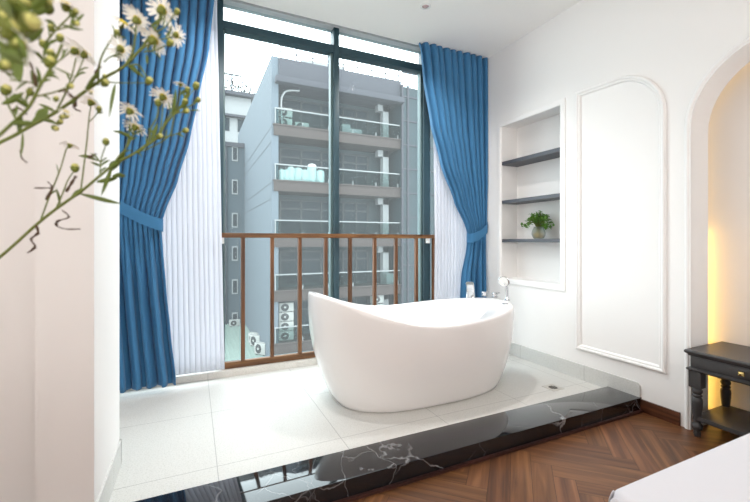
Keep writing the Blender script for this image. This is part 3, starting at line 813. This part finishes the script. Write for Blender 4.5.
sprig('lowest daisy sprig, its long stem running from the left edge to the white sheer', .55,
  [([V0, V1, (-60, 304, .54), (0, 257), (36, 225), (56, 209), (84, 189), (112, 166), (134, 153.6), (157, 138), (164, 126), (172, 116), (180, 108), (186, 98), (189, 92)], .0022),
   ([(112, 166), (118, 158), (126, 148), (129, 134), (130, 117)], .0014), ([(126, 148), (131, 140), (134.5, 129)], .0012),
   ([(140, 149), (148, 142), (151, 128), (157, 117), (158, 106)], .0014), ([(157, 138), (160, 130), (162, 118), (163, 101)], .0011),
   ([(172, 116), (178, 112), (182, 104), (185, 97), (187.5, 92)], .001), ([(175, 113), (179, 100), (180, 90)], .001), ([(184, 102), (191, 93), (195, 88)], .001),
   ([(180, 108), (190, 106), (198, 101)], .001), ([(176, 113), (184, 112)], .001), ([(163, 127), (166, 120), (174, 110), (185, 104)], .001),
   ([(157, 138), (170, 136), (184, 131)], .0011), ([(134, 153), (150, 148), (168, 137), (172, 128), (174, 116)], .001),
   ([(100, 174), (101, 160), (105.5, 146)], .001), ([(56, 209), (62, 195), (68, 180), (74, 171)], .0011), ([(40, 222), (50, 195), (60, 170), (66, 150), (69, 147)], .0011),
   ([(81, 189), (84, 165), (87, 140), (89, 118), (91, 106)], .0011), ([(89, 122), (95, 116), (98, 111)], .0008)],
  [(163, 97, 23, (.1, .8, -.65)), (130, 111, 23, (.1, .8, -.6)), (135.5, 127, 22, (.25, .85, -.5)), (180.5, 84, 13, (.1, 1, -.1)), (91.5, 102, 22, (.25, .8, -.3)), (70, 145, 16, (.1, .9, -.2))],
  [(158, 103, 7.5, (0, 1)), (187.5, 90, 6.5, (.1, 1)), (196, 86, 8, (.3, .8)), (198, 100, 6, (.6, .7)), (185, 102, 7, (.2, 1)), (186, 111, 6.5, (.8, .3)), (185.5, 130.5, 6.5, (.9, .3)), (159.5, 136.5, 7, (.8, .5)),
   (106, 142, 7.5, (.1, 1)), (75, 168, 9, (.15, 1)), (99, 109, 6, (.2, 1))],
  [(80, 194, 122, 204, 5), (84, 189, 70, 199, 5), (118, 160, 109, 168, 6), (112, 166, 101, 196, 4), (112, 177, 126, 176, 5), (97, 182, 118, 178, 5), (125, 150, 110, 172, 6), (134, 140, 112, 131, 4),
   (172, 116, 176, 88, 4), (150, 144, 158, 122, 4), (98, 161, 78, 156, 4), (101, 166, 90, 162, 3), (189, 111, 201, 111, 1.5), (60, 205, 56, 188, 3), (157, 138, 147, 128, 3)],
  [[(36, 225), (38, 233), (31, 239), (35, 246), (32, 250), (27, 253)], [(62, 210), (69, 217), (58, 221), (57, 226), (66, 229), (80, 229)], [(46, 200), (52, 188), (48, 182)], [(66, 192), (71, 184), (76, 176)], [(88, 158), (96, 154)], [(34, 188), (50, 188)]], auto_leaf=22)
sprig('upper daisy sprig with seven open white heads in front of the blue curtain', .50,
  [([V0, V1, (-70, 250, .46), (-20, 160, .48), (17, 134), (56, 112), (84, 92), (104, 78), (123, 67), (140, 50), (146, 42), (151, 34)], .0024),
   ([(146, 42), (153, 32), (159, 22), (160, 12)], .0014), ([(126, 64), (133, 52), (135, 38), (136.5, 25)], .0014), ([(98, 82), (100, 62), (106, 48), (115, 34), (121, 28)], .0012),
   ([(104, 62), (110, 57), (119, 53)], .001), ([(136, 54), (146, 46), (153, 42)], .0012), ([(150, 36), (160, 30), (168, 24), (174, 14)], .001), ([(148, 40), (163, 39), (174, 36)], .001),
   ([(144, 52), (156, 50), (168, 44)], .001), ([(104, 82), (125, 83), (147, 83)], .0009), ([(128, 66), (138, 65), (145, 74), (148, 79)], .0012), ([(84, 92), (92, 86), (103, 84)], .0009),
   ([(56, 112), (66, 92), (72, 75), (76, 58)], .0012), ([(66, 92), (76, 76), (84, 58)], .001)],
  [(162, 10, 30, (.3, .65, -.75)), (137, 20, 27, (.3, .75, -.65)), (123, 23, 26, (.6, .7, .15)), (120.5, 49, 24, (.1, .5, -.85)), (154, 40, 29, (.4, .75, -.5)), (176, 35, 20, (.2, .35, -.9)), (86, 54, 26, (.6, .7, -.35)), (75, 51, 24, (.1, .75, -.6))],
  [(170, 43, 8, (.5, .8)), (177, 12, 7, (.4, .9)), (149, 81, 8.5, (.6, .7)), (105, 83, 8.5, (.6, .5)), (105, 77, 5.5, (.2, 1)), (117, 33, 7, (.1, 1)), (60, 122, 6, (.6, .4)), (55, 128, 7, (.7, -.2)), (66, 116, 6, (.8, .3))],
  [(128, 66, 145, 78, 4), (115, 84, 109, 118, 4), (84, 92, 100, 70, 4), (56, 112, 38, 104, 4), (151, 24, 158, 34, 3), (163, 18, 150, 27, 3), (30, 127, 44, 112, 5), (22, 132, 20, 158, 5), (40, 120, 60, 126, 4), (147, 64, 146, 54, 3), (70, 104, 78, 96, 4)],
  [[(58, 92), (65, 90), (72, 96), (76, 102), (74, 108), (80, 111)], [(98, 80), (96, 74), (100, 66)], [(13, 112), (18, 108), (27, 114)], [(20, 150), (22, 158), (26, 162)]], auto_leaf=24)
sprig('thin budding sprig standing against the white partition at left', .42,
  [([V0, V1, (-70, 230, .38), (-25, 160, .40), (5, 130), (28, 108), (40, 86), (52, 66), (58, 54), (62, 44)], .002), ([(40, 86), (46, 76), (54, 70)], .001), ([(46, 42), (56, 30), (64, 22), (72, 14)], .0011),
   ([(50, 70), (44, 55), (46, 42)], .0011), ([(56, 30), (68, 27), (76, 24)], .0009), ([(28, 108), (26, 98), (30, 92)], .001), ([(40, 86), (28, 82), (10, 80)], .001), ([(52, 66), (60, 60), (72, 50)], .001), ([(46, 42), (30, 36), (16, 32)], .001), ([(34, 97), (55, 92), (70, 86)], .001), ([(16, 119), (8, 104), (6, 92)], .0012)],
  [(66, 5, 30, (.3, .8, .2)), (91, 92, 12, (.3, .8, .1)), (66, 112, 15, (.4, .7, .1))],
  [(30, 92, 7.5, (0, 1)), (76, 23, 7, (.7, -.2)), (75, 12, 7, (.5, .5)), (60, 38, 8.5, (.3, .8)), (51, 28, 7, (-.1, 1)), (50, 62, 12, (.5, .6)), (51, 54, 9, (.0, 1)), (43, 44, 8, (0, 1)), (70, 86, 7, (.8, .1)), (56, 99, 6, (.4, .8)), (6, 90, 11, (.5, .8)), (48, 8, 12, (.1, 1)), (62, 117, 6, (.5, .2))],
  [(31, 70, 36, 88, 7), (28, 108, 12, 98, 6), (20, 114, 18, 134, 6), (46, 77, 60, 80, 3), (40, 86, 36, 66, 5), (10, 123, 34, 122, 6), (36, 118, 48, 108, 9), (52, 66, 78, 78, 2), (12, 40, 20, 84, 12), (4, 60, 30, 52, 7), (22, 44, 44, 28, 7), (8, 16, 30, 6, 8), (30, 14, 52, 4, 6), (2, 104, 24, 92, 6), (44, 62, 30, 50, 5), (58, 30, 44, 20, 4), (60, 24, 84, 30, 3), (16, 78, 2, 72, 6)],
  [[(30, 62), (34, 74), (36, 86)], [(62, 90), (70, 96), (78, 98)]], auto_leaf=26)
sprig('nearest blurred sprig of green buds and leaves in the upper left corner', .27,
  [([V0, V1, (-90, 190, .25), (-50, 90, .26), (-15, 40), (8, 28), (26, 22)], .0016), ([(-15, 40), (-4, 20), (10, 8), (26, 2)], .0011), ([(-15, 40), (0, 46), (16, 44)], .001), ([(-30, 64), (-10, 62), (6, 66)], .001)],
  [(24, 44, 28, (.5, .5, -.7)), (-6, 30, 30, (.3, .8, -.4))],
  [(27, 23, 24, (.9, .2)), (15, 27, 24, (.6, .2)), (6, 22, 20, (.3, .5)), (24, 4, 16, (.6, .5)), (14, 2, 15, (.4, .8)), (34, -2, 13, (.5, .8)), (4, 66, 13, (.8, .4)), (8, 34, 14, (.6, .3)), (0, 12, 14, (.3, .8)), (46, 2, 12, (.7, .5)), (16, 44, 13, (.7, .1))],
  [(8, 32, 16, 82, 13), (-8, 40, 22, 58, 10), (4, 12, 40, 30, 14), (0, 2, 34, 16, 13), (-4, 50, 30, 66, 8), (10, 30, 28, 62, 10), (-10, 6, 20, 14, 9), (0, 40, 4, 70, 9), (-4, 18, 24, 34, 9), (-8, 0, 14, 20, 13), (6, 34, 36, 40, 9), (12, 4, 30, 30, 12), (30, 10, 48, -4, 9)], [], auto_leaf=6)
vz = build('vase', MB().lathe([(.045, 0), (.055, .02), (.058, .10), (.045, .19), (.036, .22), (.042, .24), (.038, .24), (.032, .22), (.040, .19), (.052, .10), (.048, .025), (.0, .02)], VASE, n=28, cap=False), M['white'], smooth=True, origin=VASE)
tag(vz, 'white ceramic vase holding the daisy sprigs at the left', 'vase')
cn = thing('console_table', 'narrow black console table under the daisy vase at the left', 'table', (VASE.x - .14, VASE.y - .15, 0))
cx0, cx1, cy0, cy1 = VASE.x - .34, VASE.x + .065, VASE.y - .40, VASE.y + .10
build('tabletop', MB().box(cx0, cx1, cy0, cy1, .71, .74), M['black'], cn, bevel=.004)
for x in (cx0 + .03, cx1 - .03):
    for y in (cy0 + .03, cy1 - .03): build('leg', MB().box(x - .018, x + .018, y - .018, y + .018, 0, .71), M['black'], cn, bevel=.003)

# ------------------------------------------------------------------ outside: buildings across the lane
BYF = 24.0
zr = lambda v: v + H                          # heights were measured from eye level
def pz(v): return v + H
bl = thing('balcony_building', 'pale apartment block with taupe balcony bands across the lane', 'building', (8.8, 30, -10))
build('side_wall', MB().box(4.33, 4.75, BYF + .15, 44, pz(-9), pz(11.35)), M['b_wall'], bl)
sj = MB()
for (a, b) in ((7.0, 4.9), (3.6, 1.7), (6.1, 4.0), (2.6, .7)):
    pts = [(4.322, BYF + .2, pz(a)), (4.322, 43.5, pz(a))]
    sj.box(4.318, 4.34, BYF + .2, 43.5, pz(a) - .02, pz(a) + .02)
build('joint_lines', sj, M['b_roof'], bl)
build('back_wall', MB().box(4.6, 13.2, BYF + 1.9, 44, pz(-9), pz(10.6)), M['b_in'], bl)
build('parapet_band', MB().box(4.75, 13.3, BYF, BYF + 2.2, pz(9.75), pz(11.3)).box(4.5, 13.3, BYF - .5, BYF + .02, pz(9.62), pz(10.0)), M['b_roof'], bl, bevel=.05)
rr = MB()
rr.box(4.8, 13.2, BYF + .1, BYF + .16, pz(12.05), pz(12.12)).box(4.8, 13.2, BYF + .1, BYF + .16, pz(11.66), pz(11.71))
for k in range(9): rr.box(4.8 + k * 1.04, 4.86 + k * 1.04, BYF + .1, BYF + .16, pz(11.25), pz(12.1))
build('roof_railing', rr, M['b_roof'], bl)
build('roof_house', MB().box(7.2, 10.6, BYF + 4, BYF + 9, pz(11), pz(13.4)).box(11.2, 13.0, BYF + 5, BYF + 9, pz(11), pz(12.9)), M['b_white'], bl, bevel=.04)
tops = [7.16, 3.74, .30, -3.05, -6.3]
for k, t in enumerate(tops):
    build('balcony_slab', MB().box(4.45, 13.25, BYF, BYF + 2.0, pz(t - .66), pz(t)).box(4.40, 13.25, BYF - .06, BYF + .3, pz(t - .06), pz(t + .04)), M['b_slab'], bl, bevel=.02)
    g = build('balustrade', MB().box(4.52, 13.2, BYF + .06, BYF + .09, pz(t + .05), pz(t + .98)), M['bglass'], bl)
    rb = MB().box(4.50, 13.2, BYF + .04, BYF + .11, pz(t + .96), pz(t + 1.03))
    for q in range(6): rb.box(4.52 + q * 1.7, 4.57 + q * 1.7, BYF + .05, BYF + .10, pz(t), pz(t + .98 if q == 0 else t + .3))
    build('balustrade_rail', rb, M['b_white'], g)
    zt = (tops[k - 1] - .66) if k else 9.75
    wn = build('balcony_window', MB().box(5.2, 11.6, BYF + 1.84, BYF + 1.92, pz(t + .25), pz(zt - .35)), M['b_win'], bl)
    wf = MB()
    for x in (5.2, 6.6, 8.0, 8.6, 9.6, 10.6, 11.5): wf.box(x - .06, x + .06, BYF + 1.78, BYF + 1.9, pz(t + .1), pz(zt - .3))
    wf.box(5.2, 11.6, BYF + 1.78, BYF + 1.9, pz(zt - .95), pz(zt - .85)).box(5.2, 11.6, BYF + 1.78, BYF + 1.9, pz(zt - .38), pz(zt - .28))
    build('window_bars', wf, M['b_frame'], wn)
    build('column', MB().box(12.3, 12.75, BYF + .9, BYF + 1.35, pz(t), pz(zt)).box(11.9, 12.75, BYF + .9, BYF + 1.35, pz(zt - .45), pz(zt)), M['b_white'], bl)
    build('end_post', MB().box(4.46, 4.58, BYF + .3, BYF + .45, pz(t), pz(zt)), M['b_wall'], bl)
tw = build('glazed_tower', MB().box(13.25, 17.4, BYF - .1, 40, pz(-9), pz(10.9)), M['b_tower'], bl)
tm = MB()
for x in (13.3, 13.75, 14.9, 16.1, 17.3): tm.box(x - .07, x + .07, BYF - .2, BYF - .09, pz(-9), pz(11))
for k in range(-6, 8): tm.box(13.25, 17.4, BYF - .17, BYF - .09, pz(k * 1.7 - .05), pz(k * 1.7 + .05))
build('tower_frame', tm, M['b_roof'], tw)
# curved lamp arm on the top balcony
la = build('lamp_arm', MB().tube(cr([(5.0, BYF + .32, pz(7.16)), (4.95, BYF + .32, pz(8.6)), (5.05, BYF + .32, pz(9.1)), (5.35, BYF + .32, pz(9.42)), (6.1, BYF + .32, pz(9.55))], 5), .06, 8), M['b_white'], smooth=True, origin=(5, BYF + .32, pz(7.16)))
tag(la, 'curved white pipe arm over the top balcony with the stacked air conditioners', 'pipe')

# air-conditioner outdoor units
def make_ac(loc, label, group):
    t = thing('air_conditioner', label, 'air conditioner', loc, group)
    x, y, z = loc
    build('casing', MB().box(x - .46, x + .46, y, y + .36, z + .04, z + .64), M['ac'], t, bevel=.03)
    build('fan_grille', MB().lathe([(.25, 0), (.25, .02), (.21, .03), (.05, .035)], (x - .1, y + .002, z + .34), (0, -1, 0), 24), M['acfan'], t, smooth='angle')
    build('fan_hub', MB().lathe([(.07, 0), (.07, .045), (.03, .05)], (x - .1, y, z + .34), (0, -1, 0), 16), M['ac'], t, smooth='angle')
    for dx in (-.32, .32): build('foot', MB().box(x + dx - .05, x + dx + .05, y + .02, y + .34, z, z + .05), M['acfan'], t)
    return t
XA = PY(286.5, 340, BYF + .6).x
def at_ac(x, y, z): return (x, y, z)
spots = []
for k, nm in enumerate(('lowest', 'second from the bottom', 'third from the bottom', 'topmost')):
    spots.append(((XA, BYF + .6, pz(-6.3) + .605 * k), 'pale air conditioner unit, %s of the stack of four behind the railing' % nm, 'outdoor units stacked on the low balcony'))
XU = PY(285, 110, BYF + .5).x
for k, nm in enumerate(('lower', 'upper')):
    spots.append(((XU, BYF + .5, pz(7.16) + .64 * k), 'pale air conditioner unit, %s of two on the top balcony' % nm, 'outdoor units on the top balcony'))
spots.append(((PY(302, 120, BYF + .6).x, BYF + .6, pz(7.16) - .1), 'low air conditioner unit right of the pair on the top balcony', 'outdoor units on the top balcony'))
XR_ = PY(378, 300, BYF + .5).x
for k in range(4):
    spots.append(((XR_, BYF + .5, pz(-6.3) + .64 * k), ('lowest', 'second from the bottom', 'third from the bottom', 'topmost')[k] + ' air conditioner unit of the stack just above the tub rim', 'outdoor units above the tub rim'))
proto = make_ac(*spots[0]); proto.scale = (1, 1, .93)
for loc, lab, grp in spots[1:]:
    c = copy_tree(proto); c.location = loc; c['label'] = lab; c['group'] = grp
# the units along the side wall of the block
GZ = pz(-7.6)
sw = []
for (px, py, nm) in ((253, 331, 'white air conditioner unit at the foot of the pale side wall, farthest of three'), (254.5, 340, 'white air conditioner unit at the foot of the pale side wall, middle of three'), (259.5, 346, 'white air conditioner unit at the foot of the pale side wall, nearest of three')):
    d = rayd(px, py); X_ = 4.0 ; Y_ = X_ * d.y / d.x; c = copy_tree(proto)
    c.location = (X_, Y_, GZ); c.scale = (1.0, 1.0, 1.25); c['label'] = nm; c['group'] = 'outdoor units along the side wall'; c.rotation_euler.z = -.9
c = copy_tree(proto); c.location = (PY(234.8, 316, 36.6).x, 36.6, GZ); c['label'] = 'white air conditioner unit on the pale green roof before the blue-grey building'; c['group'] = 'outdoor units on the green roof'

# white tanks on the middle balcony
def make_tank(loc, r, h, label):
    x, y, z = loc; t = thing('water_tank', label, 'tank', loc, 'white tanks on the balcony')
    build('barrel', MB().lathe([(r * .9, 0), (r, .04), (r, h - .18), (r * .86, h - .06), (r * .55, h - .04)], loc, n=20), M['tank'], t, smooth='angle')
    build('lid', MB().lathe([(r * .55, h - .05), (r * .55, h), (r * .4, h + .02)], loc, n=16), M['ac'], t, smooth='angle')
for (px, r, h, lab) in ((281.5, .20, .78, 'short white tank at the left end of the balcony tank row'), (286.5, .20, .80, 'white tank second from the left in the balcony tank row'), (291, .24, .98, 'white tank third from the left in the balcony tank row'),
                        (298.3, .26, .95, 'white tank fourth from the left in the balcony tank row'), (305, .26, .86, 'white tank directly left of the tallest one on the balcony'), (311.8, .29, 1.26, 'tallest white tank standing on the middle balcony'),
                        (320, .28, .90, 'white tank right of the tallest one on the balcony')):
    make_tank((PY(px, 170, BYF + .5).x, BYF + .5, pz(3.74)), r, h, lab)
for (px, w_, h_, lab) in ((345.5, .3, .75, 'white box on the upper balcony near the middle mullion'), (354.5, .5, .5, 'low white box on the upper balcony beside the taller one')):
    x = PY(px, 125, BYF + .7).x
    tag(build('storage_box', MB().box(x - w_, x + w_, BYF + .5, BYF + .95, pz(7.16), pz(7.16) + h_), M['b_white'], bevel=.06, origin=(x, BYF + .7, pz(7.16))), lab, 'box')
x = PY(391, 275, BYF + .6).x
tag(build('storage_box', MB().box(x - .45, x + .45, BYF + .4, BYF + .9, pz(-3.05), pz(-2.3)), M['b_white'], bevel=.05, origin=(x, BYF + .6, pz(-3.05))), 'white box on the balcony just above the tub rim at right', 'box')

# the lane's pale green roof, the blue-grey building and the white one behind
rs = MB().box(-14, 4.33, 13, 38, GZ - .2, GZ)
for k in range(60): rs.box(-14 + k * .3, -13.93 + k * .3, 13, 38, GZ, GZ + .04)
cv = build('canopy_roof', rs, pbr('pale_green_roof', S(112, 126, 118), .7, noise=.06, nscale=1.5), origin=(-2, 20, GZ)); tag(cv, 'pale green ribbed roof filling the lane beyond the railing', 'roof')
bb = thing('apartment_block', 'blue-grey building with small white-framed windows at the end of the lane', 'building', (-4, 42, -10))
build('wall', MB().box(-16, 4.3, 38, 50, -10, pz(8.9)), M['b_blue'], bb)
build('roof_edge', MB().box(-16, 4.32, 37.8, 38.3, pz(8.7), pz(9.1)), M['b_roof'], bb)
for k in range(6):
    zc = pz((241.3 - (157 + k * 32)) / FPX * 37.2)
    for x in (PY(234.8, 200, 38).x, PY(228, 200, 38).x - .5, -1.0, -4.0):
        w_ = build('window_frame', MB().box(x - .26, x + .26, 37.9, 38.05, zc - .68, zc + .68), M['b_white'], bb)
        build('window_glass', MB().box(x - .17, x + .17, 37.86, 37.95, zc - .55, zc + .55), M['b_win'], w_)
pp = MB()
for x in (2.75, 1.2): pp.tube([(x, 37.85, -8), (x, 37.85, pz(8.8))], .06, 6)
build('drain_pipes', pp, M['b_roof'], bb)
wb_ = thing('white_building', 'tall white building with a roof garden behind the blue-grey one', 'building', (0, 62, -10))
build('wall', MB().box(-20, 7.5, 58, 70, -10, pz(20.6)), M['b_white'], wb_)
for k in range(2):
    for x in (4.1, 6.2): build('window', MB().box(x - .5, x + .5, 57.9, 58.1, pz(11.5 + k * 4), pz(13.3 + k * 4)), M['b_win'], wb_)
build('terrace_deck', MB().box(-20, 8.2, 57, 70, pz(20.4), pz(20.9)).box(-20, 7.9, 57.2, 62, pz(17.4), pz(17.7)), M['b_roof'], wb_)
tr = MB()
for z in (21.6, 22.2): tr.box(-20, 8.1, 57.1, 57.2, pz(z), pz(z) + .07)
for k in range(20): tr.box(-20 + k * 1.47, -19.92 + k * 1.47, 57.1, 57.2, pz(20.8), pz(22.25))
tr.box(4.9, 5.1, 59, 59.2, pz(20.8), pz(24)).box(4, 6.4, 59, 59.2, pz(23.8), pz(24))
build('terrace_railing', tr, M['b_roof'], wb_)
gb = MB(); rg_ = random.Random(2)
for k in range(260):
    c = Vector((rg_.uniform(1.0, 8), rg_.uniform(57.4, 58.6), pz(20.9) + abs(rg_.gauss(0, .8))))
    d = Vector((rg_.uniform(-1, 1), rg_.uniform(-1, 1), rg_.uniform(-.3, 1))).normalized(); s = d.cross(Vector((.3, .2, 1))).normalized()
    gb.face([c, c + d * .25 + s * .12, c + d * .5, c + d * .25 - s * .12])
gd = build('roof_plants', gb, M['g_green'], wb_, fixn=False); gd['kind'] = 'stuff'
struct('ground', MB().box(-60, 60, 4.6, 120, -10.4, -10), pbr('street', S(90, 94, 94), .9))
struct('wall_facade', MB().box(-6, 8, 3.80, 4.0, -10, -.05), M['b_white'])

# ------------------------------------------------------------------ light
wd = bpy.data.worlds.new('overcast'); sc.world = wd; wd.use_nodes = True
bg = wd.node_tree.nodes['Background']; bg.inputs[0].default_value = (1.0, 0.985, 0.97, 1); bg.inputs[1].default_value = 6.8
def area(name, loc, tgt, sx, sy, power, col):
    l = bpy.data.lights.new(name, 'AREA'); l.shape = 'RECTANGLE'; l.size = sx; l.size_y = sy; l.energy = power; l.color = col
    o = bpy.data.objects.new(name, l); COL.objects.link(o); o.location = loc
    o.rotation_euler = (Vector(tgt) - Vector(loc)).to_track_quat('-Z', 'Y').to_euler(); return o
area('area_fill', (0.3, YB + .06, 1.75), (0.9, -.5, 3.2), 4.4, 2.3, 130, (1, .965, .94))  # added fill in front of the back wall, not a ceiling fixture
area('area_fill', (0.55, 1.8, CZ - .03), (0.55, 1.8, 0), 1.3, .7, 3, (1, .975, .95))  # added fill under the ceiling to brighten the platform, no fixture there
area('up_fill', (-1.3, -0.6, 1.0), (-1.1, -.1, 3), .9, .9, 8, (1, .965, .93))  # added upward fill behind the camera, brightens the ceiling by bounce
for (lx, ly) in ((dp.x, dp.y), (.35, dp.y)):  # fill spots: one at the downlight, one added where no fixture exists
    sl = bpy.data.lights.new('downlight_fill', 'SPOT'); sl.energy = 62; sl.spot_size = math.radians(150); sl.spot_blend = 1.0; sl.shadow_soft_size = .035; sl.color = (1, .97, .94)
    so2 = bpy.data.objects.new('downlight_fill', sl); COL.objects.link(so2); so2.location = (lx, ly, CZ - .08); so2.rotation_euler = (.05, .1 if lx > 1 else 0, 0)
pl = bpy.data.lights.new('window_portal', 'AREA'); pl.shape = 'RECTANGLE'; pl.size = 3.4; pl.size_y = 3.05; pl.cycles.is_portal = True
po = bpy.data.objects.new('window_portal', pl); COL.objects.link(po); po.location = (1.09, 3.62, 1.65); po.rotation_euler = (-PI / 2, 0, 0)

# ------------------------------------------------------------------ camera
cam = bpy.data.cameras.new('camera'); co = bpy.data.objects.new('camera', cam); COL.objects.link(co)
co.location = (0, 0, H); co.rotation_euler = (PI / 2, 0, -YAW)
cam.sensor_width = 36; cam.lens = FPX / 750 * 36; cam.shift_y = -9.7 / 750
cam.clip_start = .02; cam.clip_end = 500
cam.dof.use_dof = True; cam.dof.focus_distance = 2.9; cam.dof.aperture_fstop = 4.5
sc.camera = co
sc.view_settings.view_transform = 'Standard'; sc.view_settings.look = 'None'; sc.view_settings.gamma = 1; sc.view_settings.exposure = 0.37
sc.view_settings.use_curve_mapping = False
cy = sc.cycles
cy.use_denoising = True; cy.denoiser = 'OPENIMAGEDENOISE'
cy.max_bounces = 12; cy.diffuse_bounces = 6; cy.glossy_bounces = 4; cy.transparent_max_bounces = 24; cy.transmission_bounces = 8
cy.sample_clamp_indirect = 6; cy.caustics_reflective = False; cy.caustics_refractive = False
